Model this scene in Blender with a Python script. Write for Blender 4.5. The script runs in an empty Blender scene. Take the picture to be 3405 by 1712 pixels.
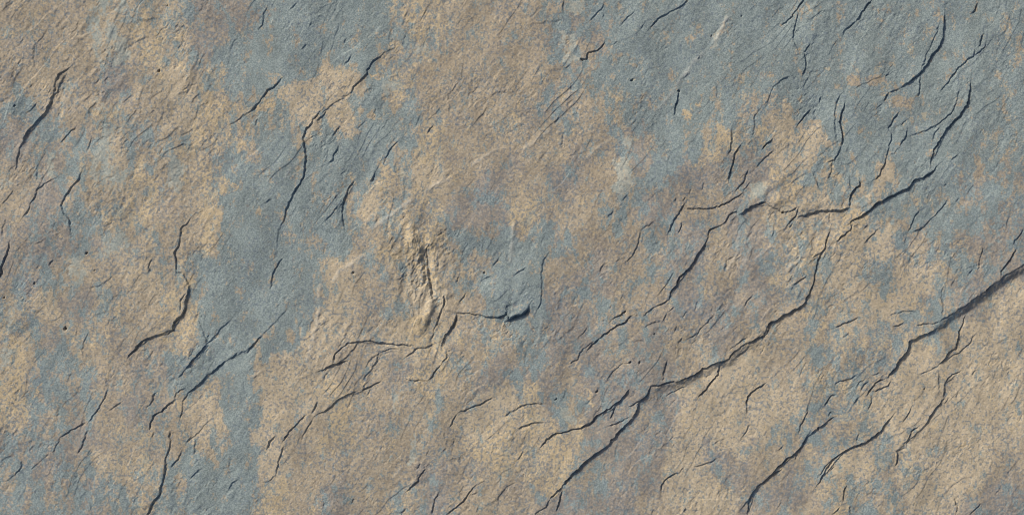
import bpy, math
import numpy as np

# ------------------------------------------------------------------ camera, sky, sun, exposure
PX = 1.2 / 3405.0                      # metres per photograph pixel: the slab shows 1.2 m x 0.60 m
W, H = 3405.0, 1712.0
scene = bpy.context.scene
THICK = 0.04                           # slab thickness; it stands on z = 0

cam_d = bpy.data.cameras.new('camera')
cam = bpy.data.objects.new('camera', cam_d)
scene.collection.objects.link(cam)
cam_d.sensor_width = 36.0
cam_d.lens = 60.0
cam_d.clip_start = 0.01
cam_d.clip_end = 100.0
cam.location = (0.0, 0.0, THICK + 2.0)   # 1.2 m across at 2 m: straight down
cam.rotation_euler = (0.0, 0.0, 0.0)
scene.camera = cam

SUN_ELEV = math.radians(35.0)
SUN_AZ = math.radians(-46.0)             # from +Y (top of the picture) towards -X (left)
world = bpy.data.worlds.new('World')
scene.world = world
world.use_nodes = True
nt = world.node_tree
nt.nodes.clear()
sky = nt.nodes.new('ShaderNodeTexSky')
sky.sky_type = 'NISHITA'
sky.sun_disc = False
sky.sun_elevation = SUN_ELEV
sky.sun_rotation = SUN_AZ
sky.dust_density = 4.0
bg = nt.nodes.new('ShaderNodeBackground')
bg.inputs['Strength'].default_value = 0.098
wo = nt.nodes.new('ShaderNodeOutputWorld')
nt.links.new(sky.outputs[0], bg.inputs['Color'])
nt.links.new(bg.outputs[0], wo.inputs['Surface'])

sun_d = bpy.data.lights.new('sun', 'SUN')
sun_d.energy = 3.3
sun_d.angle = math.radians(9.0)
sun_d.color = (1.0, 0.915, 0.765)
sun = bpy.data.objects.new('sun', sun_d)
scene.collection.objects.link(sun)
from mathutils import Vector
sv = Vector((math.sin(SUN_AZ) * math.cos(SUN_ELEV), math.cos(SUN_AZ) * math.cos(SUN_ELEV), math.sin(SUN_ELEV)))
sun.rotation_euler = sv.to_track_quat('Z', 'Y').to_euler()
sun.location = sv * 5

vs = scene.view_settings
vs.view_transform = 'Standard'
vs.look = 'None'
vs.exposure = -0.12
vs.gamma = 1.0
vs.use_curve_mapping = False
scene.cycles.filter_width = 0.9

# ------------------------------------------------------------------ grid, in photograph pixels
MARG = 260.0
def axis(n, step):
    inner = np.linspace(0, n, int(round(n / step)) + 1)
    outer = np.geomspace(1, 7, 40)
    outer = np.cumsum(outer) / np.sum(outer) * MARG
    return np.concatenate([-outer[::-1], inner, n + outer])
xs = axis(W, 2.30)
ys = axis(H, 2.30)
NX, NY = len(xs), len(ys)
X, Y = np.meshgrid(xs.astype(np.float32), ys.astype(np.float32))

rng = np.random.RandomState(7)
PERM = rng.permutation(512).astype(np.int32)
ANG = rng.rand(512) * 2 * np.pi
GX, GY = np.cos(ANG).astype(np.float32), np.sin(ANG).astype(np.float32)

def noise(x, y, seed=0):
    xi = np.floor(x).astype(np.int32)
    yi = np.floor(y).astype(np.int32)
    fx = (x - xi).astype(np.float32)
    fy = (y - yi).astype(np.float32)
    u = fx * fx * fx * (fx * (fx * 6 - 15) + 10)
    v = fy * fy * fy * (fy * (fy * 6 - 15) + 10)
    def h(a, b):
        return PERM[(PERM[(a + seed * 131) & 511] + b) & 511]
    def g(a, b, dx, dy):
        k = h(a, b)
        return GX[k] * dx + GY[k] * dy
    n00 = g(xi, yi, fx, fy)
    n10 = g(xi + 1, yi, fx - 1, fy)
    n01 = g(xi, yi + 1, fx, fy - 1)
    n11 = g(xi + 1, yi + 1, fx - 1, fy - 1)
    a = n00 + u * (n10 - n00)
    b = n01 + u * (n11 - n01)
    return (a + v * (b - a)) * 1.5

def fbm(x, y, scale, octaves=4, gain=0.5, seed=0, lac=2.03):
    out = np.zeros_like(x)
    amp, f = 1.0, 1.0 / scale
    for o in range(octaves):
        out += amp * noise(x * f + 17.3 * o, y * f - 9.1 * o, seed + o)
        amp *= gain
        f *= lac
    return out

def sstep(a, b, t):
    t = np.clip((t - a) / (b - a), 0, 1)
    return t * t * (3 - 2 * t)

# ------------------------------------------------------------------ cracks, traced from the photograph
TILE = {}
for i, x0 in enumerate((0, 850, 1700, 2505)):
    for j, y0 in enumerate((0, 560, 1112)):
        TILE['ABCD'[i] + str(j + 1)] = (x0, y0)
TS = 900.0 / 1942.0

# tile: strength: points / points ...
CRACKS = """
A1 3.3: 480,495 420,540 395,600 378,680 360,750 320,810 250,885 190,960 140,1070 115,1195
A1 2.5: 265,735 235,780 190,815 / 660,980 650,1040 620,1090 / 1840,850 1840,910
A1 2: 355,195 300,270 250,340 240,400 250,490 / 420,55 400,80 385,110 / 960,670 900,730 870,740 / 1440,660 1400,700 1370,750 / 1425,760 1410,820 1390,870
A1 2: 1375,50 1350,95 / 1470,375 1440,430 1430,480 / 1700,270 1665,330 1650,390 / 570,1270 555,1295 / 270,1230 260,1280
A1 1.5: 170,30 155,60 / 480,360 460,395 / 575,270 560,310 / 1250,810 1200,760 / 1610,770 1605,850 1615,920 / 700,650 600,730
A1 3: 540,910 500,950 460,1000 430,1030 / 1920,50 1890,110 1880,180 1860,220
A1 2.5: 1850,760 1790,800 1710,860 1650,900
B1 3.5: 190,560 130,620 80,660 35,710 0,770 -30,800
B1 2.5: 300,15 245,75 / 370,310 325,360 / 645,270 632,315
B1 2: 460,110 450,130 / 410,165 385,200 / 575,60 565,80 / 790,870 720,930 / 905,940 930,880 960,850 / 1260,20 1220,80 1180,160
B1 3: 680,385 665,430 640,465 / 510,790 480,840 430,880 / 600,910 575,940 550,985 / 600,1045 575,1095 550,1150 520,1180
B1 3: 1020,1015 960,1080 935,1130 910,1185 / 860,1240 835,1295
B1 3.7: 900,395 870,420 825,465 800,500 800,530 760,575 700,625 680,680
B1 2.4: 1000,345 940,375 900,395 / 680,665 620,710 560,745 500,790 470,810
B1 4: 450,820 400,890 365,920 348,980 350,1040 360,1100 355,1180 345,1260 335,1290 300,1340 265,1395 240,1450 215,1520 200,1570
B1 1.5: 520,1180 460,1200 / 430,1020 390,1055 / 1100,85 1060,150 / 1000,190 950,250 / 1395,750 1385,830 / 1500,20 1480,45
B1 2: 1490,460 1475,560 1430,630 1385,680 1385,720 / 1330,760 1280,830 1235,870 / 1185,830 1140,910 / 1660,770 1620,840 1570,885
B1 2.5: 1280,890 1250,930 1225,965
C1 3: 380,0 370,50 375,100 / 670,25 650,70 600,110 560,150 / 340,830 315,890
C1 3.2: 1270,-10 1220,40 1160,80 1090,110 1030,160 985,215
C1 2: 370,150 240,160 150,180 / 1100,210 1070,240 / 950,180 930,210 / 770,295 730,325 / 1280,515 1240,565 / 425,620 430,660 / 380,490 430,470
C1 2: 950,680 930,720 935,790 / 1470,600 1480,700 / 1470,840 1465,890 / 1730,1000 1700,1040
C1 2.5: 655,80 660,140 / 890,80 840,120 780,190 / 1355,385 1340,430 / 365,970 365,1050 / 490,1100 505,1110
C1 4: 670,295 640,340 610,365 560,380 540,410 510,430
C1 4.5: 1208,645 1195,690 1180,760 1170,835
C1 2.5: 1795,770 1740,840 1745,910 1730,980
C1 3.5: 1585,930 1580,1010 1565,1080 1555,1110
C1 4: 1640,1045 1610,1090 1590,1150 1570,1220 1560,1290
C1 3.5: 1700,1210 1685,1250 1675,1295 1630,1340 1605,1380
D1 4: 365,-8 310,70 270,125 205,180 / 360,380 378,440 370,490 355,555 / 1610,20 1590,70 1568,110 / 1655,245 1630,300 1615,340
D1 3.5: 320,90 305,180 290,240 285,300 310,350 340,380 / 405,310 385,345 360,380 / 740,155 695,185 655,220 640,260
D1 4.7: 855,-8 800,60 765,115 740,155
D1 2.5: 400,550 375,590 360,640 / 1330,180 1310,250 1270,330 1210,480 / 1160,580 1130,610 / 1375,620 1350,660 / 1680,290 1650,350 1590,410
D1 2: 600,290 565,350 545,400 / 930,740 870,790 / 1205,740 1200,780 / 1395,10 1380,40 / 945,445 935,475 / 910,555 800,600 740,640
D1 5: 1375,115 1375,200 1365,270 1330,340 1270,420 1225,490 1190,540 1130,580
D1 4: 1130,580 1060,635 / 975,665 935,725
D1 3: 1060,640 975,665
D1 3.5: 1205,540 1195,600 1190,700 / 1590,360 1582,410 1540,430 1470,490 1420,560 1375,615 / 975,515 950,545
D1 5: 1560,595 1552,680 1535,750 1490,820 1440,870 1395,920 1340,1010 1300,1070 1285,1130 1275,1170
D1 3: 1472,665 1455,740 1435,800 1380,850 1300,910 1230,945 1130,970 / 625,685 595,740 580,810 590,880 590,940 600,1000
D1 2.5: 1345,905 1300,950 1285,1010 / 570,1150 555,1260 / 445,780 430,830 / 265,550 200,580 140,620 120,680 100,740
D1 5: 660,735 640,800 615,870 635,940 640,1000 632,1045
D1 3.5: 625,1050 605,1110 585,1150 530,1165
D1 4: 490,695 470,740 / 415,780 360,840 330,880 312,915
D1 4.5: 140,990 100,1030 58,1075
D1 3: 150,1085 80,1130 20,1200
D1 4: 1050,800 1005,850 985,900 975,935 / 955,1140 935,1210 900,1260 860,1295
D1 3.5: 985,940 990,1000 970,1070 955,1140 / 1115,925 1090,990 1050,1050
D1 2.5: 1050,1050 1010,1105 970,1110 / 1470,1110 1420,1150
D1 3: 1105,860 1060,905
D2 5: 1308,-3 1270,35 1180,80 1120,130 1050,170 980,205 900,240 860,280 810,320 770,345 710,380
A2 2.5: 275,30 255,90 / 45,350 10,430 20,490
A2 3: 385,75 320,115 260,150 250,200 215,250 205,290 165,345 / 380,655 345,700 / 1375,350 1345,390 1295,435 1290,500 / 1095,640 1075,690 1062,755
A2 3.5: 580,40 545,100 500,160 465,215 445,265 460,320 490,370 505,430 505,470 / 1330,890 1300,940 1285,1030
A2 2: 340,505 250,540 / 100,150 60,200 0,260 / 810,770 740,830 640,860 / 550,1150 545,1210 / 635,1180 600,1240 590,1290 595,1360 / 1942,220 1900,260
A2 4.5: 65,525 60,580 30,650 10,710 -5,790
A2 4: 1290,500 1280,550 1255,600 1260,660 1265,740 / 1310,750 1340,810 1358,840
A2 5: 1358,840 1340,900 1330,990 1300,1050 1255,1095 1240,1150 1210,1190
A2 3: 1210,1190 1130,1195 / 1265,740 1290,745 1310,750
A2 4.7: 1130,1195 1080,1215 1030,1230 990,1270 955,1310 920,1357
A2 2.5: 1345,1000 1400,1070 1440,1110 1455,1180 1490,1250 / 1500,1170 1490,1250 / 1660,1080 1580,1150 1490,1260
A2 1.5: 1320,130 1270,200 / 1150,30 1100,100 / 830,220 760,260
B2 3.7: 700,95 660,160 640,220 620,300 620,360 635,430
B2 2.5: 600,260 560,310 500,380 / 1130,440 1150,470 / 1140,500 1130,560 / 1260,1080 1230,1120 / 1750,635 1700,700 / 1690,770 1640,790
B2 2: 200,360 175,430 155,500 155,570 / 690,280 690,310 / 870,330 860,390 / 1130,70 1165,140 / 480,570 490,610 / 220,1010 150,1090 90,1150 50,1190 / 165,970 155,1010 / 120,220 80,250
B2 3: 190,640 160,690 130,740 110,810 100,870 / 845,60 830,95 / 1210,640 1210,720 / 1515,885 1490,920 1450,970 / 1455,775 1435,820 / 1942,710 1880,745 1850,775
B2 3.9: 1440,1030 1550,1040 1640,1060 1710,1070
B2 4.7: 1240,540 1225,590 1225,680 1240,780 1255,860 1270,930
B2 3.5: 1225,590 1190,630 1160,690 / 1340,1000 1310,1080 1280,1150 1260,1230
B2 4.5: 1345,910 1350,960 1340,1000 / 1440,1040 1430,1090 1390,1160 1360,1210 1335,1280
B2 5: 1710,1070 1760,1060 1800,1050 1820,1080 1870,1055 1942,1020 1960,1000
B3 3.8: 555,190 565,140 620,95 660,60 730,50 820,45 880,65 970,65 1050,75 1110,80
B3 4: 445,265 500,240 570,215 630,195 660,185 / 1330,210 1300,250 1270,300 1240,330 / 1220,960 1180,1010 1160,1050 1120,1080 1085,1130
B3 3.5: 1030,100 960,105 900,125 / 1370,120 1365,170 1330,210 / 900,340 850,360 800,380 755,405 / 440,475 425,520 400,560
B3 2.5: 880,140 860,210 820,270 775,320 / 900,125 830,170 790,230 / 820,390 800,440 / 410,610 370,670 325,760 / 1175,920 1150,970 / 1640,1045 1560,1100 / 1600,1125 1540,1160 / 480,1160 485,1240 / 1080,1240 1040,1290 / 1920,830 1880,900
B3 3: 1280,70 1210,95 1160,95 1100,140 1070,170 / 1240,330 1180,330 1070,325 / 720,410 680,430 620,450 580,480 530,530 450,575
B3 3.2: 360,575 310,630 270,660 225,710 195,770 / 205,800 185,860 165,910 155,960 140,1010 / 145,720 100,770 80,830 / 1700,450 1660,480 1570,510 1460,555 / 1445,570 1405,630 1385,675
B3 2: 140,1010 100,1050 40,1065 / 1355,700 1355,750 / 1420,740 1420,800 1405,850 / 1250,820 1210,880 / 1370,810 1330,850 / 1875,1060 1810,1085 1750,1160 1740,1220 / 1600,1230 1580,1290 / 710,1170 690,1210
B3 3.5: 1310,1130 1275,1190 1275,1240 1265,1295
B3 4: 1560,1095 1530,1140 1490,1190 1430,1240 1370,1290
B3 3: 1840,545 1780,590
C2 2.5: 270,610 230,660 215,760 220,900 210,970 180,1025 / 1250,210 1225,230 / 1190,215 1170,235 / 1290,150 1270,190 / 1385,100 1370,160 / 740,300 690,350 / 840,180 790,240
C2 5: -18,1085 60,1050 110,1025 125,1000 125,985
C2 3: 660,680 635,750 / 930,450 910,540 890,600 850,645 820,668 / 1265,290 1330,280 / 1660,180 1690,140 1720,90 / 1570,0 1565,60 1545,100 / 1615,340 1590,380
C2 2: 1040,370 930,440 / 785,650 750,670 / 710,400 700,420 / 910,1050 890,1055 / 1735,450 1690,500 / 1560,460 1540,490 / 800,910 785,945 / 720,985 705,1005
C2 4: 1245,250 1200,320 1165,390 1125,465 / 1220,385 1222,420 1205,455 1195,465 / 1330,280 1420,290 1490,275 1560,240 1620,205 1660,180
C2 3.8: 1640,330 1610,305 1560,330 1540,380 1520,400
C2 4.7: 1840,250 1790,245 1740,265 1690,295 1640,330
C2 4: 1520,400 1470,425 1425,440 1415,490 1405,520 / 1130,945 1090,965 1040,985 / 825,1030 770,1055 720,1085
C2 5: 1405,520 1380,560 1340,620 1310,670 1280,710 1240,745 1200,790 1190,830 1150,880 1135,920 1130,945
C2 2.5: 1410,530 1410,590 / 1160,740 1130,800 1080,880 1040,920 / 550,1130 520,1180 480,1225 / 1175,990 1120,1040 / 1085,1090 1000,1115 950,1140 / 1345,940 1310,1030 / 1260,1025 1225,1075
C2 3: 1040,985 980,1030 940,1065 / 665,1090 660,1105 / 1120,1040 1085,1090 / 1235,1220 1190,1260 / 1735,910 1700,950 1675,990
C2 4.5: 870,1055 810,1100 740,1140 680,1180 635,1220
C2 3: 635,1220 590,1255 555,1290
C2 2.5: 1460,1055 1400,1110 1330,1190 1260,1220 / 1190,1120 1170,1180 / 960,1235 880,1245 / 1605,630 1545,660 1530,740 / 1885,400 1880,470 1860,500
D2 4: 325,270 310,330 290,360 245,405
D2 3.2: 100,250 150,288 220,318 280,302 325,270
D2 4: 690,290 620,295 540,300 450,310 400,325
D2 2.8: 400,325 360,340 310,350
D2 3.5: 760,1070 700,1090 640,1120 580,1140 / 1942,430 1900,490 1860,550
D2 3: 245,405 235,440 / 435,20 455,90 470,155 / 685,50 695,110 700,160 / 545,320 545,400 / 480,610 430,640 / 275,840 275,870
D2 2.5: 560,20 540,80 / 830,400 790,440 / 1440,795 1415,860 / 1365,850 1345,930 1360,1000 1350,1050 / 1030,1035 980,1055 / 690,1180 640,1220
D2 5: 765,75 760,120 715,170 695,220 690,290
D2 4.5: 545,455 525,520 510,580 480,610 455,680 440,740 435,820 410,880 380,930 375,960
D2 5: 375,960 320,1000 250,1040 180,1080 110,1115 105,1160 85,1190
D2 4: 85,1190 40,1215 0,1235 -40,1255
D2 4: 380,765 350,795 275,840 / 705,385 705,430 670,460 630,490 600,525
D2 3: 900,435 840,490 795,540 / 1195,300 1160,350 1140,400 1115,460 / 1400,230 1330,310 1270,380 1230,415 1160,450 / 1390,105 1375,130 / 1650,560 1630,640 1605,740 / 1580,715 1550,755
D2 4.5: 1885,570 1865,610 1840,660 1800,700 1780,740 1772,775
D2 2: 1480,210 1455,250 / 1590,110 1530,190 / 800,1035 700,1025 660,1060 / 680,640 630,650 / 660,830 640,835 / 1830,370 1815,420
D2 2.8: 1960,680 1870,735 1800,775 1740,820 / 1650,890 1600,930 1530,970 1460,1020 1390,1060 1330,1100
D2 4.5: 1740,820 1690,850 1650,890
D2 4.5: 1320,1150 1250,1180 1180,1210 1130,1240
D2 3: 1330,1100 1250,1115 1160,1120 / 1080,1110 1000,1135 / 1160,1020 1090,1030 1030,1035
D2 4.5: 1525,1060 1500,1130 1480,1170 1470,1230 1455,1295 1440,1300
D3 4.8: 1145,28 1120,50 1115,90 1090,130 1050,180 1020,240 990,280 965,315
D3 4: 1440,105 1400,140 1370,180 1330,220 / 950,315 910,325 860,370 835,400 820,440
D3 3: 1590,10 1540,80 1490,125 1420,160 1380,200 / 1140,125 1100,150 1060,185 / 850,420 845,490 820,540 / 750,290 680,320 620,335 580,360 / 800,315 760,345 740,385 / 830,330 790,355 770,410
D3 2.5: 1330,220 1270,255 1190,290 / 910,270 850,300 / 760,690 735,780 / 1410,455 1375,505 / 1470,405 1460,460 / 1100,815 1030,830 / 1330,260 1335,400 / 1600,250 1570,300 / 200,1195 170,1240 / 585,940 560,980
D3 3.5: 985,330 960,375 900,395 850,410 / 600,430 560,440 520,480 500,520 / 395,510 375,580 340,640 325,700 / 590,590 540,610 500,650 465,670 410,715 / 310,860 300,910
D3 3: 750,460 720,500 / 555,545 540,590 / 215,960 130,1015 / 215,795 180,830 / 580,880 500,970 470,1020 / 1370,350 1385,380 1360,450 / 1140,510 1110,570 1070,630
D3 2: 530,360 510,385 / 1320,910 1310,940 / 1780,1090 1730,1145 / 380,180 330,300
D3 4.7: 385,735 360,790 320,830 300,855 240,890 180,950 130,1000 90,1040 50,1072
D3 4: 990,595 950,640 910,700 870,735 800,770 720,805 640,840 580,880 550,930 510,1000 470,1060
D3 3.5: 1500,260 1430,290 1390,320 1370,350 / 1180,660 1130,695 1110,750 1100,810 / 1445,1165 1460,1230 1455,1300
D3 5: 1360,470 1310,530 1270,590 1225,655
D3 4: 1030,835 1035,890 1020,950 / 665,1080 650,1140 640,1200
D3 3: 620,1240 560,1290 / 690,1230 690,1290 / 1640,1210 1590,1250 1550,1300
C3 4.5: 1740,40 1720,55 1650,80 1600,130 1560,170 1510,200 1430,215 1380,245 1310,285 1260,310 1200,335
C3 3.5: 1720,80 1660,130 1610,170 / 930,470 880,500 840,520 / 230,630 150,640 45,675 / 1205,990 1140,1010 1110,1030 1085,1080 1070,1140 / 1250,1240 1235,1275
C3 3: 1700,20 1640,50 1570,110 / 1260,370 1200,395 1120,440 / 865,585 790,620 690,660 / 1690,520 1690,575 / 1942,970 1860,1010 / 1740,1160 1720,1220 1700,1290
C3 4: 1200,335 1130,345 1060,360 1000,375
C3 4.5: 1490,225 1485,280 1450,330 1400,390 1345,450 / 1000,375 970,430 940,465 910,500 890,560 875,600 / 850,380 810,430 775,480 740,520
C3 5: 875,600 820,650 770,700 720,760 700,795
C3 5: 700,795 640,830 570,880 510,930 450,990 400,1035 370,1090
C3 4.2: 370,1090 320,1140 280,1180 / 365,1110 350,1180 325,1270 / 740,520 710,605 / 740,505 670,550 610,590 560,640 500,665 430,680 380,700 310,715 260,750 215,800 / 1115,185 1100,240 1090,300
C3 3: 280,1180 240,1240 165,1300
C3 2.5: 1450,280 1390,310 / 1095,300 1085,330 / 860,200 790,215 730,260 690,320 / 1235,950 1205,990 / 1480,890 1370,940 1310,950 / 1720,640 1640,770
C3 4.2: 1830,350 1770,380 1720,420 1685,480 1690,520 / 1790,1070 1750,1120 1710,1170 1700,1230 1695,1300
C3 2: 1540,745 1440,790 / 1430,1130 1420,1165 / 1510,1140 1490,1170 / 1330,530 1320,545 / 350,910 335,980 / 400,400 360,470
A3 2: 920,165 940,215 / 1745,340 1745,400 / 1840,290 1825,315 / 1650,900 1645,960 / 1940,760 1910,820 / 360,860 290,910 220,970 / 660,810 630,860 / 100,870 50,885 0,910 / 130,1000 60,1040 0,1060
A3 2: 250,790 210,840 / 270,1050 260,1090 / 510,280 490,300 / 430,510 410,600 / 760,300 755,350 / 1170,200 1150,230 / 650,1180 655,1260 / 1240,1100 1230,1150
A3 1.2: 35,440 100,500 150,580 210,650 250,700
A3 4: 1490,60 1450,105 1410,150 1370,200 1330,250
A3 2.5: 1470,10 1490,60 / 1560,10 1500,60 / 1390,100 1355,160 / 1330,250 1280,310 / 1095,690 1090,750 / 1490,625 1440,680 1400,720 1340,780 / 1440,960 1390,1000 1360,1040 / 1700,1030 1640,1110 / 880,475 820,520 780,545 / 440,740 400,800 390,850
A3 3.5: 1880,10 1830,60 1750,135 / 1490,290 1430,350 1390,385 1340,420 / 1215,690 1225,760 1215,820 1190,880 1180,930
A3 4.3: 1710,125 1650,185 / 1620,190 1560,240 1490,290
A3 3: 1340,420 1315,480 1305,540 1290,610 / 1330,380 1260,430 1250,470 / 1120,410 1090,470 1050,530 / 1310,830 1270,890 1225,960 / 1400,740 1400,800 1390,860 / 155,900 145,960 110,1010
A3 4: 1250,470 1190,520 1130,565 1100,585 1080,640 1075,685
A3 4.6: 1190,920 1175,1010 1155,1090 1130,1160 1085,1220 1055,1305
A3 3: 770,390 750,460 700,540 640,620 / 615,630 560,660 490,700 440,740 / 630,680 610,740 580,805 555,860
C3 3: 0,555 50,520 110,510 190,495 250,500 / 640,25 560,90 530,135 / 600,40 520,100 490,140 475,180 420,205
"""
# soft scarps: drop, width of the slope, recovery length
SCARPS = """
D2 13 36 260: 2000,650 1870,720 1800,762 1740,800 1650,875 1530,955 1390,1045 1320,1110 1240,1160
D2 9 22 150: 1320,1150 1180,1210 1130,1240 1100,1300 1050,1370 965,1500
D2 7 18 160: 420,870 375,960 250,1040 110,1115 60,1200 -40,1255
C3 9 30 170: 1780,20 1650,75 1560,165 1430,210 1260,305 1130,345 1000,370
C3 7 20 120: 1000,375 910,500 875,600 770,700 700,795 570,880 400,1035
C3 6 22 100: 850,380 740,520 610,590 500,665
A1 8 24 110: 480,495 378,680 320,810 190,960 140,1070
B2 6 14 90: 1650,1060 1760,1055 1810,1068 1870,1052 1960,1005
C2 6 14 90: -20,1085 60,1048 125,1000
D1 6 16 120: 1375,115 1365,270 1225,490 1060,635
D1 6 14 120: 1560,595 1535,750 1395,920 1275,1170
D2 7 16 140: 1308,0 1120,130 900,240 710,380
D2 8 20 110: 690,285 540,298 440,310 330,345
C2 8 20 90: 1840,250 1740,265 1640,330
C2 6 16 110: 1405,520 1310,670 1190,830 1130,945
B3 5 26 110: 1030,100 900,125 820,270 755,405 620,450 450,575
B3 6 20 90: 445,265 570,215 660,150 730,50 970,65
A2 6 16 90: 1310,750 1358,840 1330,990 1240,1150 1080,1215 965,1295
B2 8 18 60: 1240,540 1225,680 1255,860 1270,930
B2 6 16 80: 1440,1040 1390,1160 1335,1280
D3 6 16 120: 1475,0 1440,105 1330,220
D3 6 18 140: 1500,260 1370,350 1360,460 1225,655 1110,750 1030,835 1020,950
D3 6 16 120: 990,595 870,735 640,840 470,1060
D3 6 18 120: 590,590 465,670 385,735 300,855 130,1000 0,1140 -130,1290
A3 6 20 90: 1500,60 1420,150 1330,250
A3 4 14 90: 1900,20 1620,190 1430,350 1320,460
"""
VEINS = """
B1 2: 1760,1050 1600,1150 1540,1200
C1 3: 1560,100 1500,230 1440,330
C1 2: 1440,330 1320,430 1200,600 1100,740 1000,810
C1 2: 730,990 640,1050 520,1150 / 430,640 400,720 / 300,920 180,1000 80,1090
B2 3: 800,450 900,390 1020,300 1150,210 / 1210,170 1330,100 1400,70
B2 2.5: 540,840 600,740 700,680 800,600 / 470,800 450,900 460,1000 430,1150 400,1290 / 1855,380 1840,500 1830,700
B3 2.5: 400,60 370,180 400,250 / 1060,940 980,1030
C2 2: 1640,430 1620,620 1540,740 / 20,380 10,520 / 590,100 580,170 / 1740,540 1640,740
C2 2: 230,1060 200,1200 170,1290
D2 2: 380,600 280,690 180,760
B1 1.5: 320,1150 200,1290
A3 1.5: 1900,240 1780,330
"""
PITS = """
A1: 1140,512,9 103,760,7 1205,38,5
C1: 512,430,8 870,578,8 1652,118,5 1435,260,5 1205,655,8
A2: 627,608,8 470,1152,11 35,930,7 248,820,7 683,728,5
B2: 705,742,8 1638,748,7 1070,350,5
C2: 820,1035,7 1027,1190,6
C3: 850,202,7 920,208,7 615,412,7 322,462,6
D3: 465,672,6 1225,390,6
D2: 215,318,8
"""

def parse(text, nparam):
    for line in text.strip().splitlines():
        head, body = line.split(':', 1)
        t = head.split()
        ox, oy = TILE[t[0]]
        par = [float(v) for v in t[1:1 + nparam]]
        for chunk in body.split('/'):
            pts = np.array([[float(v) for v in p.split(',')] for p in chunk.split()])
            pts[:, 0] = pts[:, 0] * TS + ox
            pts[:, 1] = pts[:, 1] * TS + oy
            yield par, pts

# warped coordinates give every traced line a broken, natural edge
WX = X + 3.6 * fbm(X, Y, 34, 3, 0.6, 11) + 1.3 * fbm(X, Y, 9, 2, 0.6, 14)
WY = Y + 3.6 * fbm(X, Y, 34, 3, 0.6, 12) + 1.3 * fbm(X, Y, 9, 2, 0.6, 16)

def line_field(pts, margin):
    """box slices, signed distance (+ = lower right), position 0..1 along the line"""
    x0, y0 = pts.min(0) - margin
    x1, y1 = pts.max(0) + margin
    i0, i1 = np.searchsorted(xs, (x0, x1))
    j0, j1 = np.searchsorted(ys, (y0, y1))
    if i1 - i0 < 2 or j1 - j0 < 2:
        return None
    sl = (slice(j0, j1), slice(i0, i1))
    x, y = WX[sl], WY[sl]
    best = np.full(x.shape, 1e9, np.float32)
    sgn = np.ones_like(best)
    along = np.zeros_like(best)
    seg = np.diff(pts, axis=0)
    ln = np.hypot(seg[:, 0], seg[:, 1])
    cum = np.concatenate([[0], np.cumsum(ln)])
    for k in range(len(seg)):
        if ln[k] < 1e-6:
            continue
        ux, uy = seg[k] / ln[k]
        dx, dy = x - pts[k, 0], y - pts[k, 1]
        t = np.clip(dx * ux + dy * uy, 0, ln[k])
        d = np.hypot(dx - t * ux, dy - t * uy)
        nx, ny = -uy, ux
        if nx * 0.75 + ny * 0.66 < 0:
            nx, ny = -nx, -ny
        m = d < best
        best[m] = d[m]
        sgn[m] = np.where(dx * nx + dy * ny >= 0, 1.0, -1.0)[m]
        along[m] = ((cum[k] + t) / cum[-1])[m]
    return sl, best, sgn, along, cum[-1]

Z = np.zeros_like(X)           # height in photograph pixels
VEIN = np.zeros_like(X)

# ---- base relief: lumps drawn out along the cleavage, which runs up to the right
ca, sa = math.cos(math.radians(57)), math.sin(math.radians(57))
U = X * ca - Y * sa            # along the cleavage
V = X * sa + Y * ca            # across it
lump = 1.0 + 0.55 * fbm(X, Y, 420, 2, 0.5, 21)
lump += 0.9 * np.exp(-(((X - 230) / 330) ** 2 + ((Y - 230) / 300) ** 2))
lump += 0.7 * np.exp(-(((X - 1400) / 170) ** 2 + ((Y - 930) / 260) ** 2))
lump += 0.5 * np.exp(-(((X - 2650) / 300) ** 2 + ((Y - 760) / 260) ** 2))
lump -= 0.5 * np.exp(-(((X - 820) / 170) ** 2 + ((Y - 820) / 420) ** 2))
lump = np.clip(lump, 0.3, 3)
Z += 6.5 * fbm(U * 0.5, V, 240, 2, 0.5, 31)
Z += lump * 1.0 * fbm(U * 0.45, V, 62, 4, 0.62, 33)
ridged = 1.0 - np.abs(fbm(U * 0.38, V, 80, 3, 0.55, 36)) * 2.0
Z += lump * 0.8 * ridged * sstep(0.0, 0.5, fbm(X, Y, 260, 2, 0.5, 37) + 0.25)
Z += 0.40 * lump * fbm(X, Y, 17, 2, 0.6, 41)
Z += 0.34 * np.clip(0.65 + 0.9 * fbm(X, Y, 230, 3, 0.6, 43), 0.15, 1.6) * fbm(X, Y, 6.5, 2, 0.7, 45)
chip = fbm(U * 0.6, V, 26, 3, 0.6, 151)
Z -= 1.15 * np.clip(lump, 0.5, 1.8) * sstep(0.26, 0.40, chip) * sstep(-0.05, 0.45, fbm(X, Y, 130, 3, 0.6, 157))
# cleaved terraces: thin layers broken off along the cleavage
for sc, per, hgt, sd_ in ((240, 2.4, 1.6, 121), (110, 1.6, 0.7, 127)):
    tf = per * fbm(U * 0.42, V, sc, 4, 0.46, sd_) + V / 130.0
    fr = tf - np.floor(tf)
    stair = np.floor(tf) + sstep(0.0, 1.0, np.clip((fr - 0.86) / 0.14, 0, 1)) - tf
    Z -= hgt * np.clip(lump, 0.45, 1.9) * (stair + 0.5) * sstep(-0.25, 0.35, fbm(X, Y, 200, 3, 0.6, sd_ + 5))

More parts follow.
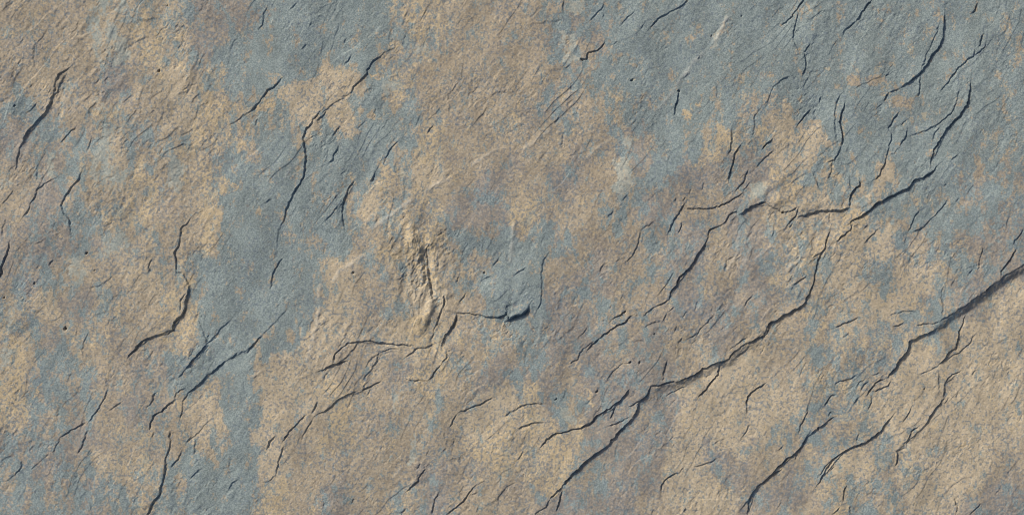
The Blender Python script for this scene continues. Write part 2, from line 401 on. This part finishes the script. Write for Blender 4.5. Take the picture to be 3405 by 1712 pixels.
# little random flakes along the cleavage, too small to trace
r2 = np.random.RandomState(3)
small = []
for k in range(90):
    cx, cy = r2.uniform(-100, W + 100), r2.uniform(-100, H + 100)
    a = math.radians(r2.normal(55, 14))
    L = 10 + r2.gamma(1.6, 18)
    n = 4
    tt = np.linspace(-0.5, 0.5, n)
    bend = r2.normal(0, 4, n)
    pts = np.stack([cx + tt * L * math.cos(a) + bend * math.sin(a), cy - tt * L * math.sin(a) + bend * math.cos(a)], 1)
    small.append(([r2.uniform(0.7, 1.6)], pts))

for par, pts in list(parse(SCARPS, 3)):
    h, wdt, rec = par
    if wdt < 28:
        h, wdt, rec = 0.5 * h, 0.3 * wdt, 0.8 * rec
    f = line_field(pts, rec * 2.2)
    if f is None:
        continue
    sl, d, s, al, L = f
    taper = sstep(0, 0.12, al) * sstep(1, 0.88, al)
    end = np.exp(-np.clip(d - 30, 0, None) / rec)
    sd = d * s
    prof = np.where(sd > 0, -sstep(0, wdt, sd) * np.exp(-np.clip(sd - wdt, 0, None) / rec), 0.0)
    rim = np.where(sd <= 0, 0.28 * np.exp(sd / (0.5 * rec)), 0.28 * (1 - sstep(0, wdt, sd)))
    Z[sl] += h * (prof + rim - 0.0) * taper

for par, pts in list(parse(CRACKS, 1)) + small:
    st = par[0]
    f = line_field(pts, 40 + 22 * st)
    if f is None:
        continue
    sl, d, s, al, L = f
    edge = min(0.30, (6 + 3 * st) / max(L, 1))
    taper = sstep(-0.06, edge, al) * sstep(1.06, 1 - edge, al) * np.exp(-np.clip(d - 4, 0, None) / (6 + 6 * st))
    wob = noise(al * L / 30.0 + pts[0, 0], np.zeros_like(al) + pts[0, 1], 5)
    near = sstep(-0.06, edge, al) * sstep(1.06, 1 - edge, al) * (0.92 + 0.40 * wob)
    sd = d * s
    hw = (0.7 + 0.42 * st) * (0.9 + 0.45 * noise(al * L / 17.0, al * 0 + pts[0, 0], 9))
    depth = 0.88 * st ** 1.2
    step = 0.62 * st
    rec = 8 + 9 * st
    ws = 1.2 + 1.1 * max(0.0, 4.2 - st)
    wall = sstep(-ws, ws, sd)
    gap = -depth * wall * np.exp(-(np.clip(sd, 0, None) / (1.55 * hw)) ** 1.6)
    drop = -step * wall * np.exp(-np.clip(sd, 0, None) / rec)
    rim = 0.85 * step * (1 - wall) * np.exp(np.clip(sd, None, 0) / (0.5 * rec))
    Z[sl] += (gap + drop + rim) * np.clip(near, 0, 1.35)

for par, pts in parse(VEINS, 1):
    st = par[0]
    f = line_field(pts, 40)
    if f is None:
        continue
    sl, d, s, al, L = f
    taper = sstep(0, 0.15, al) * sstep(1, 0.85, al) * (0.7 + 0.6 * noise(al * L / 30 + pts[0, 0], al * 0 + 3.0, 8))
    g = np.exp(-(d / (3.0 + 1.5 * st)) ** 2) * taper
    Z[sl] += 0.95 * st * g
    VEIN[sl] = np.maximum(VEIN[sl], np.clip(0.36 * st * g, 0, 1))

for line in PITS.strip().splitlines():
    t, body = line.split(':')
    ox, oy = TILE[t]
    for p in body.split():
        a, b, r = [float(v) for v in p.split(',')]
        a, b, r = a * TS + ox, b * TS + oy, r * 0.5
        m = np.hypot(WX - a, WY - b)
        Z -= 2.4 * r * np.exp(-(m / (r * 0.95)) ** 4)

# the chipped ochre hollow and its ridges in the middle
def bump(cx, cy, rx, ry, rot, h):
    global Z
    c, s_ = math.cos(math.radians(rot)), math.sin(math.radians(rot))
    dx, dy = WX - cx, WY - cy
    a, b = dx * c - dy * s_, dx * s_ + dy * c
    Z = Z + h * np.exp(-((a / rx) ** 2 + (b / ry) ** 2))
core = np.exp(-(((X - 1405 - 0.06 * (Y - 900)) / 85) ** 2 + ((Y - 925) / 200) ** 2) ** 1.5)
fac = np.abs(fbm(X * 1.5, Y * 0.6, 95, 3, 0.5, 161))
fac2 = np.floor(4 * fbm(X * 1.3, Y * 0.7, 90, 3, 0.45, 165)) / 4
Z = Z + core * (4 - 10 * fac + 9 * fac2)
bump(1372, 800, 14, 46, 10, 7)
bump(1440, 850, 16, 90, 4, 8)
bump(1398, 890, 9, 60, 8, 9)
bump(1420, 1050, 12, 60, -22, 8)
bump(1390, 1085, 16, 40, -15, 6)
bump(1700, 960, 90, 60, 30, 4)
bump(2585, 665, 34, 22, 30, 10)
bump(2570, 615, 110, 20, 38, 5)
bump(2690, 680, 60, 24, 10, 6)

# ------------------------------------------------------------------ minerals: blue slate, tan, ochre rust, purple grey, khaki, pale
GRID = """
TTTGMMPP BBBBMOTT TbbBBBBB BBBBBNBN
TTTGOMPB BBBBMMTT TbPBBBBB BBBBNBBN
TTTPTKMB BNKBOTTT TTbNNBBN BBNNBBBN
bbTMTKOM NKKBNTTT TbTNBBNM KBBBNBBN
PbbGbMOM BNBBBOTT TTTbBBOM KKBBBBNN
TPMGOGOB BBBNMKTP TPTGbPPP MNNKBNbb
TPbMOTOB BBNKMOPP OTTbPTTP KKMNNNbb
PPbGMTOB BNBMOObb BbTTbPTP MMKKbNPP
PbGTKMBB BBKTMKMB BTPTbPTP MMKNKMbP
MKPMTOBB BBKTMKTB BPbTTPPP TMMKMbPK
MPMTTOBB BKKTKOTM bPPbPTPT TMMMMMKK
ObbTPbBB KKTTPOMP bTPPPTKK TMMMKKKK
ObbTPMKB KKOTTMTK ObPPPKKK KMMKKKKK
bbPTMTKB KTOTTTKO OOPPPKKK MbMMKKKK
bPbKMNBB KTTTTPTO OObPPKPT TMKMMKKT
bbbbMNBB OTPTMPTT TPPPTKKP PTMbKKPP
"""
VAL = {  # blue, ochre, purple, khaki, pale
    'B': (.90, .17, .12, .0, .06), 'b': (.60, .14, .55, .0, .05), 'T': (.13, .30, .28, .15, .0),
    'K': (.08, .34, .08, .95, .08), 'O': (.20, .80, .10, .35, .0), 'G': (.32, .22, .0, .60, .64),
    'P': (.30, .18, .85, .0, .0), 'M': (.48, .52, .20, .30, .08),
    'N': (.78, .40, .15, .10, .05)}
rows = [r.replace(' ', '') for r in GRID.strip().splitlines()]
cell = np.array([[VAL[c] for c in r] for r in rows], np.float32)      # 16 x 32 x 5
cx = X + 34 * fbm(X * 1.5, Y * 0.6, 130, 4, 0.65, 51)
cy = Y + 55 * fbm(X * 1.5, Y * 0.6, 130, 4, 0.65, 55)
gx = np.clip(cx / W * 32 - 0.5, 0, 30.999)
gy = np.clip(cy / H * 16 - 0.5, 0, 14.999)
ix, iy = gx.astype(int), gy.astype(int)
fx, fy = sstep(0.15, 0.85, gx - ix)[..., None], sstep(0.15, 0.85, gy - iy)[..., None]
F = ((cell[iy, ix] * (1 - fx) + cell[iy, ix + 1] * fx) * (1 - fy) +
     (cell[iy + 1, ix] * (1 - fx) + cell[iy + 1, ix + 1] * fx) * fy)
u_blue, u_och, u_pur, u_kha, u_pal = [F[..., k].copy() for k in range(5)]

def inside(poly, x, y):
    r = np.zeros(x.shape, bool)
    n = len(poly)
    for k in range(n):
        xa, ya = poly[k]
        xb, yb = poly[(k + 1) % n]
        if ya == yb:
            continue
        c = ((ya > y) != (yb > y)) & (x < (xb - xa) * (y - ya) / (yb - ya) + xa)
        r ^= c
    return r

# patches with an edge of their own; 1287 px tiles of 851 px
Q = {'1': (0, 0), '2': (851, 0), '3': (1702, 0), '4': (2553, 0), '5': (0, 856), '6': (851, 856), '7': (1702, 856), '8': (2553, 856)}
PATCH = """
3 B: 740,560 830,580 880,620 908,680 900,760 860,820 760,890 700,940 650,1010 600,1050 560,1040 600,950 650,900 720,810 730,740 700,660 690,600
3 P: 640,600 700,640 730,740 720,810 650,890 600,880 610,760 560,660
3 b: 262,0 470,0 480,170 430,190 340,200 330,300 400,330 330,470 270,430 255,330 245,150
3 G: 240,150 330,190 310,260 340,305 250,330 265,260
3 G: 290,0 360,0 360,60 320,80 285,50
3 G: 500,790 590,800 580,870 615,920 560,985 510,960 530,900
3 G: 545,670 600,690 605,750 560,735
3 T: 330,220 380,200 430,250 420,300 350,300
3 O: 0,560 36,570 36,620 0,625
3 O: 0,1030 30,1050 35,1110 0,1115
3 O: 930,530 950,470 970,460 955,500 940,540
3 O: 865,560 895,560 900,600 870,600
3 G: 1200,930 1287,905 1287,960 1240,990 1190,1030
2 B: 1190,1200 1287,1140 1287,1295 1150,1295
6 B: 1130,110 1200,20 1260,0 1287,0 1287,305 1190,295 1160,250
7 B: 0,0 160,0 155,160 130,260 90,270 0,300
2 K: 110,440 330,380 400,400 400,490 330,560 260,640 215,620 210,530 110,500
2 O: 0,530 90,502 100,540 0,578
2 O: 650,830 710,870 690,920 640,960 620,975
2 O: 560,565 590,560 595,600 565,605
2 O: 575,370 630,360 650,390 590,405
2 O: 620,175 660,165 650,200
2 O: 730,40 790,0 820,20 800,110 760,120
2 G: 770,270 820,220 870,215 880,245 800,265
2 b: 740,440 790,440 785,490 745,490
2 G: 640,410 700,410 710,460 650,470
2 b: 860,195 915,210 910,250 860,245
2 O: 640,1260 690,1250 720,1295 650,1295
2 O: 770,1150 830,1160 890,1180 900,1290 820,1230 780,1240 760,1200
1 O: 1010,460 1085,460 1070,520 1030,560 1010,600 960,610 1000,550 1025,525
1 O: 1095,500 1140,480 1165,510 1130,545 1100,540
1 O: 1180,720 1240,700 1245,745 1200,770
1 O: 1130,890 1205,940 1150,975 1110,985 1095,960
1 O: 840,1075 865,1090 850,1140 835,1150
1 O: 1035,1130 1065,1130 1060,1200 1045,1210
1 G: 565,170 640,200 650,300 580,330 545,330 590,270
1 G: 450,505 500,500 530,540 500,565 460,560
1 G: 850,830 890,810 915,940 890,980 840,930
1 G: 0,910 60,900 65,930 0,945
1 G: 470,760 510,750 500,920 450,880
1 B: 0,500 75,520 60,560 0,580
1 b: 420,520 460,560 490,640 440,600
1 b: 595,455 655,450 660,490 625,520 600,490
1 b: 640,715 690,720 695,770 670,790 640,760
1 b: 1060,780 1140,780 1140,830 1080,835
1 b: 280,710 400,740 410,820 340,850
5 O: 30,590 90,570 85,670 60,700 20,700
5 O: 20,700 60,690 100,760 140,830 100,860 40,745
5 K: 80,390 150,370 160,450 90,470
5 O: 190,650 215,620 205,690 170,710
5 O: 715,1050 760,1010 770,1060 730,1085 705,1110
5 K: 930,770 990,720 1100,710 1095,770 1040,810 960,800
5 T: 865,1110 900,1090 950,1140 930,1200 870,1210
5 T: 770,940 800,930 840,1020 800,1050 760,1000
5 b: 530,160 620,150 640,190 530,200
5 B: 1030,20 1100,0 1200,0 1180,60 1060,60
5 K: 190,160 260,140 270,240 190,250
5 b: 130,250 190,270 190,350 150,360
6 O: 360,780 430,730 490,710 470,790 420,850 380,840
6 O: 310,910 355,890 345,990 300,1000
6 O: 760,580 870,570 860,610 760,615
6 G: 690,690 720,700 730,790 690,780
6 G: 770,890 810,880 800,1000 810,1030 750,1050 790,980
6 O: 970,390 1030,370 1035,430 980,440
6 O: 1040,900 1180,920 1280,950 1287,1050 1180,1050 1060,990
6 O: 800,310 850,330 820,420 795,420
7 O: 190,930 290,900 300,980 200,1000
7 O: 200,1040 280,1010 270,1090 210,1100
7 O: 350,615 370,630 415,745 400,750
7 b: 320,1080 400,1080 380,1130 320,1120
7 G: 250,740 330,800 300,850 240,800
7 K: 1150,620 1210,590 1260,620 1180,680
7 K: 1050,850 1160,800 1190,880 1060,980 980,960
7 K: 900,1110 1000,1090 1080,1180 960,1240
8 b: 220,430 280,420 270,580 215,580
8 B: 1255,420 1275,430 1270,480 1250,475
8 B: 1250,720 1270,725 1268,790 1248,790
8 b: 190,740 260,740 230,800 180,800
8 b: 540,900 620,890 640,940 580,1005 565,950
8 K: 700,620 850,600 900,700 780,760 700,720
8 K: 780,830 900,760 960,860 900,1050 720,1040 700,950
8 K: 520,700 600,690 620,740 530,770
8 K: 610,1160 635,1160 630,1295 610,1295
8 b: 420,1240 500,1210 540,1290 420,1295
8 b: 760,190 830,180 830,260 760,250
8 K: 600,180 760,160 760,260 620,270
4 T: 600,500 660,480 740,520 700,550 590,540
4 T: 400,390 590,370 590,420 430,440
4 O: 100,915 170,930 150,1040 60,1045 20,1000 60,950
4 O: 420,1060 520,1080 450,1180 350,1230 300,1190
4 O: 240,1230 300,1210 280,1290 230,1290
2 O: 760,1140 830,1150 905,1170 905,1295 760,1295 745,1220
6 O: 780,0 900,0 910,120 860,140 800,60
6 O: 760,300 860,290 870,440 770,430
5 G: 330,0 420,0 410,90 350,100
5 G: 30,260 80,230 85,330 40,345
5 G: 0,440 60,470 40,540 0,560
1 G: 250,770 280,760 270,900 240,890
3 G: 1085,60 1065,150 1025,240 995,245 1045,130
4 O: 0,860 60,840 130,900 40,930
4 K: 160,650 260,630 290,690 180,740
"""
px_ = X + 9 * fbm(X, Y, 38, 4, 0.7, 61)
py_ = Y + 9 * fbm(X, Y, 38, 4, 0.7, 65)
for line in PATCH.strip().splitlines():
    head, body = line.split(':')
    t, c = head.split()
    ox, oy = Q[t]
    poly = np.array([[float(v) for v in p.split(',')] for p in body.split()]) * (851.0 / 1287.0) + (ox, oy)
    x0, y0 = poly.min(0) - 40
    x1, y1 = poly.max(0) + 40
    i0, i1 = np.searchsorted(xs, (x0, x1))
    j0, j1 = np.searchsorted(ys, (y0, y1))
    sl = (slice(j0, j1), slice(i0, i1))
    m = inside(poly, px_[sl], py_[sl])
    v = list(VAL[c])
    if c == 'O':
        v[1] = 1.05; v[0] = 0.0
    if c == 'G':
        v[4] = 1.0
    for arr, val in zip((u_blue, u_och, u_pur, u_kha, u_pal), v):
        a = arr[sl]
        a[m] = 0.25 * a[m] + 0.75 * val

n_mid = fbm(X * 1.3, Y * 0.78, 60, 5, 0.74, 71)
n_och = fbm(X * 1.3, Y * 0.78, 54, 5, 0.76, 81)
n_spk = fbm(X, Y, 9.5, 2, 0.8, 91)
n_spk2 = fbm(X, Y, 8.5, 2, 0.8, 95)
n_soft = fbm(X, Y, 110, 4, 0.6, 99)
bf = u_blue + 0.46 * n_mid + 0.20 * n_spk
blue = 0.66 * sstep(0.46, 0.54, bf) + 0.34 * sstep(0.0, 0.9, bf)
och_f = u_och + 0.44 * n_och + 0.20 * n_spk2 - 0.06
ochre = sstep(0.60, 0.66, och_f) * (1 - 0.35 * blue)
rim_o = np.exp(-((och_f - 0.555) / 0.035) ** 2)          # dark mineral rim round the rust
purple = sstep(0.25, 0.80, u_pur + 0.35 * n_soft + 0.38 * n_spk)
khaki = sstep(0.2, 0.9, u_kha + 0.25 * n_soft)
pale = sstep(0.56, 0.68, u_pal + 0.35 * n_mid + 0.22 * n_spk)
tone = 0.5 + 0.5 * fbm(X * 1.3, Y * 0.8, 120, 5, 0.68, 141)
# small dark blue specks that gather on the ochre and tan
dens = fbm(X, Y, 160, 3, 0.6, 105)
speck = sstep(0.36, 0.46, fbm(X, Y, 10.5, 2, 0.7, 111) * 0.80 + 0.22 * dens + 0.12 * ochre + 0.08 * (1 - blue))
speck = np.maximum(speck, 0.85 * rim_o * sstep(-0.25, 0.10, n_spk)) * (1 - 0.5 * pale)

# ------------------------------------------------------------------ the slab's material
def stone_material():
    m = bpy.data.materials.new('cleft_slate')
    m.use_nodes = True
    t = m.node_tree
    t.nodes.clear()
    N, Lk = t.nodes.new, t.links.new
    out = N('ShaderNodeOutputMaterial')
    bs = N('ShaderNodeBsdfPrincipled')
    Lk(bs.outputs[0], out.inputs['Surface'])
    bs.inputs['Roughness'].default_value = 0.82
    bs.inputs['Specular IOR Level'].default_value = 0.22
    at1 = N('ShaderNodeAttribute'); at1.attribute_name = 'mineral'
    at2 = N('ShaderNodeAttribute'); at2.attribute_name = 'stain'
    s1 = N('ShaderNodeSeparateColor'); Lk(at1.outputs['Color'], s1.inputs[0])
    s2 = N('ShaderNodeSeparateColor'); Lk(at2.outputs['Color'], s2.inputs[0])
    co = N('ShaderNodeTexCoord')
    def nz(scale, detail=2.0, rough=0.6):
        n = N('ShaderNodeTexNoise')
        n.inputs['Scale'].default_value = scale
        n.inputs['Detail'].default_value = detail
        n.inputs['Roughness'].default_value = rough
        Lk(co.outputs['Object'], n.inputs['Vector'])
        return n.outputs['Fac']
    def ramp(src, a, b, lo=0.0, hi=1.0):
        r = N('ShaderNodeMapRange')
        r.interpolation_type = 'SMOOTHSTEP'
        r.inputs['From Min'].default_value = a
        r.inputs['From Max'].default_value = b
        r.inputs['To Min'].default_value = lo
        r.inputs['To Max'].default_value = hi
        Lk(src, r.inputs['Value'])
        return r.outputs[0]
    def mix(fac, a, b, k=1.0, mode='MIX'):
        n = N('ShaderNodeMix'); n.data_type = 'RGBA'; n.blend_type = mode
        if k != 1.0:
            q = N('ShaderNodeMath'); q.operation = 'MULTIPLY'; q.inputs[1].default_value = k
            Lk(fac, q.inputs[0]); fac = q.outputs[0]
        if isinstance(fac, float):
            n.inputs[0].default_value = fac
        else:
            Lk(fac, n.inputs[0])
        for i, c in ((6, a), (7, b)):
            if isinstance(c, tuple):
                n.inputs[i].default_value = (*c, 1)
            else:
                Lk(c, n.inputs[i])
        return n.outputs[2]
    grain = nz(620, 2, 0.7)
    grain2 = nz(330, 3, 0.65)
    tan = mix(ramp(grain2, .40, .60), (.328, .284, .220), (.428, .366, .278))
    khak = mix(ramp(grain2, .40, .60), (.425, .366, .272), (.492, .422, .318))
    purp = mix(ramp(grain2, .42, .58), (.232, .222, .214), (.330, .294, .254))
    bluc = mix(ramp(grain, .40, .60), (.176, .240, .262), (.248, .314, .332))
    och = mix(ramp(grain2, .38, .62), (.480, .398, .262), (.560, .452, .295))
    palec = mix(ramp(grain2, .42, .58), (.315, .350, .330), (.405, .425, .385))
    c = mix(at2.outputs['Alpha'], tan, khak, 0.95)
    c = mix(s1.outputs[2], c, purp, 0.95)
    c = mix(s1.outputs[0], c, bluc, 0.88)
    c = mix(s1.outputs[1], c, och, 0.68)
    c = mix(at1.outputs['Alpha'], c, palec, 0.75)
    c = mix(s2.outputs[0], c, (.150, .192, .236), 0.66)
    c = mix(s2.outputs[1], c, (.55, .54, .50), 0.42)
    g1 = ramp(grain, .30, .70, .89, 1.11)
    g2 = ramp(s2.outputs[2], .1, .9, .90, 1.10)
    gm = N('ShaderNodeMath'); gm.operation = 'MULTIPLY'
    Lk(g1, gm.inputs[0]); Lk(g2, gm.inputs[1])
    g = gm.outputs[0]
    gc = N('ShaderNodeCombineColor')
    for i in range(3):
        Lk(g, gc.inputs[i])
    c = mix(1.0, c, gc.outputs[0], 1.0, 'MULTIPLY')
    Lk(c, bs.inputs['Base Color'])
    b = N('ShaderNodeBump')
    b.inputs['Strength'].default_value = 0.3
    b.inputs['Distance'].default_value = 0.0006
    Lk(nz(760, 3, 0.7), b.inputs['Height'])
    Lk(b.outputs[0], bs.inputs['Normal'])
    return m
MAT = stone_material()

# ------------------------------------------------------------------ the ground the stone lies on
def ground_sheet():
    me = bpy.data.meshes.new('ground')
    g = 12.0
    me.from_pydata([(-g, -g, -0.002), (g, -g, -0.002), (g, g, -0.002), (-g, g, -0.002)], [], [(0, 1, 2, 3)])
    m = bpy.data.materials.new('packed_earth')
    m.use_nodes = True
    t = m.node_tree
    bs = t.nodes['Principled BSDF']
    bs.inputs['Roughness'].default_value = 0.95
    co = t.nodes.new('ShaderNodeTexCoord')
    n = t.nodes.new('ShaderNodeTexNoise')
    n.inputs['Scale'].default_value = 30.0
    n.inputs['Detail'].default_value = 8.0
    cr = t.nodes.new('ShaderNodeValToRGB')
    cr.color_ramp.elements[0].color = (.10, .085, .065, 1)
    cr.color_ramp.elements[1].color = (.24, .205, .160, 1)
    t.links.new(co.outputs['Object'], n.inputs['Vector'])
    t.links.new(n.outputs['Fac'], cr.inputs[0])
    t.links.new(cr.outputs[0], bs.inputs['Base Color'])
    me.materials.append(m)
    ob = bpy.data.objects.new('ground', me)
    scene.collection.objects.link(ob)
    ob['kind'] = 'structure'
ground_sheet()

# ------------------------------------------------------------------ split the face into its layers and build them
wxf = (X - W / 2) * PX
wyf = (H / 2 - Y) * PX
wzf = THICK + Z * PX
# vertex normals of the whole face, so that the layers meet without a seam
dzx = np.gradient(wzf, xs * PX, axis=1)
dzy = -np.gradient(wzf, ys * PX, axis=0)
NRM = np.stack([-dzx, -dzy, np.ones_like(dzx)], -1)
NRM /= np.linalg.norm(NRM, axis=-1, keepdims=True)
CO = np.stack([wxf, wyf, wzf], -1).reshape(-1, 3).astype(np.float32)
NRM = NRM.reshape(-1, 3).astype(np.float32)
COL1 = np.stack([blue, ochre, purple, pale], -1).reshape(-1, 4).astype(np.float32)
COL2 = np.stack([speck, VEIN, tone, khaki], -1).reshape(-1, 4).astype(np.float32)

fxc = 0.25 * (WX[:-1, :-1] + WX[1:, :-1] + WX[:-1, 1:] + WX[1:, 1:])
fyc = 0.25 * (WY[:-1, :-1] + WY[1:, :-1] + WY[:-1, 1:] + WY[1:, 1:])
part_id = np.zeros(fxc.shape, np.int8)
def tp(tile, s):
    ox, oy = TILE[tile]
    return [(float(p.split(',')[0]) * TS + ox, float(p.split(',')[1]) * TS + oy) for p in s.split()]
BIG = 4000
upper_chain = (tp('D2', '1942,-240 1700,-120 1420,-40 1308,-3 1270,35 1180,80 1120,130 1050,170 980,205 900,240 860,280 810,320 770,345 710,380 545,455 525,520 510,580 480,610 455,680 440,740 435,820 410,880 380,930 375,960 320,1000 250,1040 180,1080 110,1115 105,1160 85,1190 40,1215')
               + tp('C3', '1740,40 1720,55 1650,80 1600,130 1560,170 1510,200 1430,215 1380,245 1310,285 1260,310 1200,335 1130,345 1060,360 1000,375 970,430 940,465 910,500 890,560 875,600 820,650 770,700 720,760 700,795 640,830 570,880 510,930 450,990 400,1035 370,1090 320,1140 280,1180 240,1240 165,1300'))
lower_chain = (tp('D2', '1942,690 1870,735 1800,775 1740,820 1690,850 1650,890 1600,930 1530,970 1460,1020 1390,1060 1330,1100 1320,1150 1250,1180 1180,1210 1130,1240')
               + tp('D3', '1120,50 1115,90 1090,130 1050,180 1020,240 990,280 965,315 910,325 860,370 835,400 820,440 750,460 720,500 590,590 540,610 500,650 465,670 410,715 385,735 360,790 320,830 300,855 240,890 180,950 130,1000 90,1040 40,1080 0,1140')
               + tp('C3', '1710,1170 1700,1230 1695,1300'))
mid_poly = [(BIG, 300)] + upper_chain + [(1650, 2200), (BIG, 2200)]
low_poly = [(BIG, 560)] + lower_chain + [(2440, 2200), (BIG, 2200)]
flake_poly = tp('B2', '1455,1025 1515,885 1640,790 1700,700 1760,620 1860,540 1942,500') + tp('C2', '200,500 290,560 230,660 215,760 220,900 210,970 180,1025 125,985 110,1025 60,1050 0,1080') + tp('B2', '1942,1020 1870,1055 1820,1080 1800,1050 1760,1060 1710,1070 1640,1060 1550,1040')
ridge_poly = tp('B2', '1080,470 1130,430 1200,480 1300,470 1305,700 1290,930 1345,910 1350,960 1310,1080 1280,1150 1260,1230 1150,1200 1150,1080 1200,960 1180,800 1130,700 1080,600')
left_poly = [(-600, -600)] + tp('A1', '1300,-600 1300,0 1330,300 1330,600 1380,900 1430,1150') + tp('A2', '1375,350 1345,390 1295,435 1290,500 1280,550 1255,600 1260,660 1265,740 1310,750 1340,810 1358,840 1340,900 1330,990 1300,1050 1255,1095 1240,1150 1210,1190 1130,1195 1080,1215 1030,1230 990,1270 955,1310 920,1357') + tp('A3', '800,400 640,640 400,800 0,1060') + [(-600, 1650)]
for k, poly in ((1, mid_poly), (2, low_poly), (3, left_poly), (4, flake_poly), (5, ridge_poly)):
    part_id[inside(poly, fxc, fyc)] = k

slab = bpy.data.objects.new('slate_stone', None)
scene.collection.objects.link(slab)
slab['label'] = 'weathered blue-grey and ochre slate slab with diagonal clefts, filling the whole view'
slab['category'] = 'stone slab'

def build(name, coords, quads, normals=None, c1=None, c2=None):
    me = bpy.data.meshes.new(name)
    nv, nf = len(coords), len(quads)
    me.vertices.add(nv)
    me.vertices.foreach_set('co', np.ascontiguousarray(coords, np.float32).ravel())
    me.loops.add(nf * 4)
    me.loops.foreach_set('vertex_index', np.ascontiguousarray(quads, np.int32).ravel())
    me.polygons.add(nf)
    me.polygons.foreach_set('loop_start', np.arange(0, nf * 4, 4, dtype=np.int32))
    me.update(calc_edges=True)
    if c1 is not None:
        for nm, c in (('mineral', c1), ('stain', c2)):
            a = me.attributes.new(nm, 'FLOAT_COLOR', 'POINT')
            a.data.foreach_set('color', np.ascontiguousarray(c, np.float32).ravel())
    me.materials.append(MAT)
    if normals is not None:
        me.polygons.foreach_set('use_smooth', np.ones(nf, bool))
        me.normals_split_custom_set_from_vertices(normals)
    ob = bpy.data.objects.new(name, me)
    scene.collection.objects.link(ob)
    ob.parent = slab
    return ob

idx = np.arange(NX * NY, dtype=np.int32).reshape(NY, NX)
quads_all = np.stack([idx[1:, :-1], idx[1:, 1:], idx[:-1, 1:], idx[:-1, :-1]], -1)
PARTS = [(0, 'cleaved_layer', 'broad upper layer of blue and tan slate'),
         (1, 'cleaved_layer', 'middle layer of slate between the two long diagonal ledges'),
         (2, 'cleaved_layer', 'lowest khaki layer below the long ledge at lower right'),
         (3, 'cleaved_layer', 'lumpy tan and ochre layer left of the stepped crack'),
         (4, 'raised_flake', 'raised blue-grey flake with a dark broken lower edge'),
         (5, 'chipped_ridge', 'chipped ochre ridge in the middle of the slab')]
for k, name, label in PARTS:
    q = quads_all[part_id == k]
    used = np.unique(q)
    remap = np.zeros(NX * NY, np.int32)
    remap[used] = np.arange(len(used), dtype=np.int32)
    ob = build(name, CO[used], remap[q], NRM[used], COL1[used], COL2[used])
    ob['label'] = label
    if k == 0:
        upper = ob
    if k in (4, 5):            # both stand on the upper layer
        ob.parent = upper

# sides and underside of the slab: a rough-sawn body that meets the face's rim
ring = np.concatenate([idx[0, :], idx[1:, -1], idx[-1, -2::-1], idx[-2:0:-1, 0]])
n = len(ring)
top = CO[ring]
midv = top * np.array([1.003, 1.006, 0]) + np.array([0, 0, THICK * 0.5])
bot = top * np.array([1, 1, 0])
verts = np.concatenate([top, midv, bot, [[0, 0, 0]]])
a = np.arange(n)
b = (a + 1) % n
side = np.concatenate([np.stack([a, b, b + n, a + n], 1)[:, ::1], np.stack([a + n, b + n, b + 2 * n, a + 2 * n], 1)])
c1 = np.concatenate([COL1[ring], COL1[ring], COL1[ring], COL1[ring[:1]]])
c2 = np.concatenate([COL2[ring], COL2[ring], COL2[ring], COL2[ring[:1]]])
# underside as quads fanned between opposite long sides
und = []
nt_, ns_ = NX, NY
lo = np.arange(0, NX)                      # along the top side of the ring
hi = NX - 1 + NY - 1 + (NX - 1 - lo)       # matching points of the bottom side
for k in range(NX - 1):
    und.append((2 * n + lo[k], 2 * n + lo[k + 1], 2 * n + hi[k + 1] % n, 2 * n + hi[k] % n))
quads = np.concatenate([side, np.array(und)])
body = build('slab_edge', verts[:-1], quads, None, c1[:-1], c2[:-1])
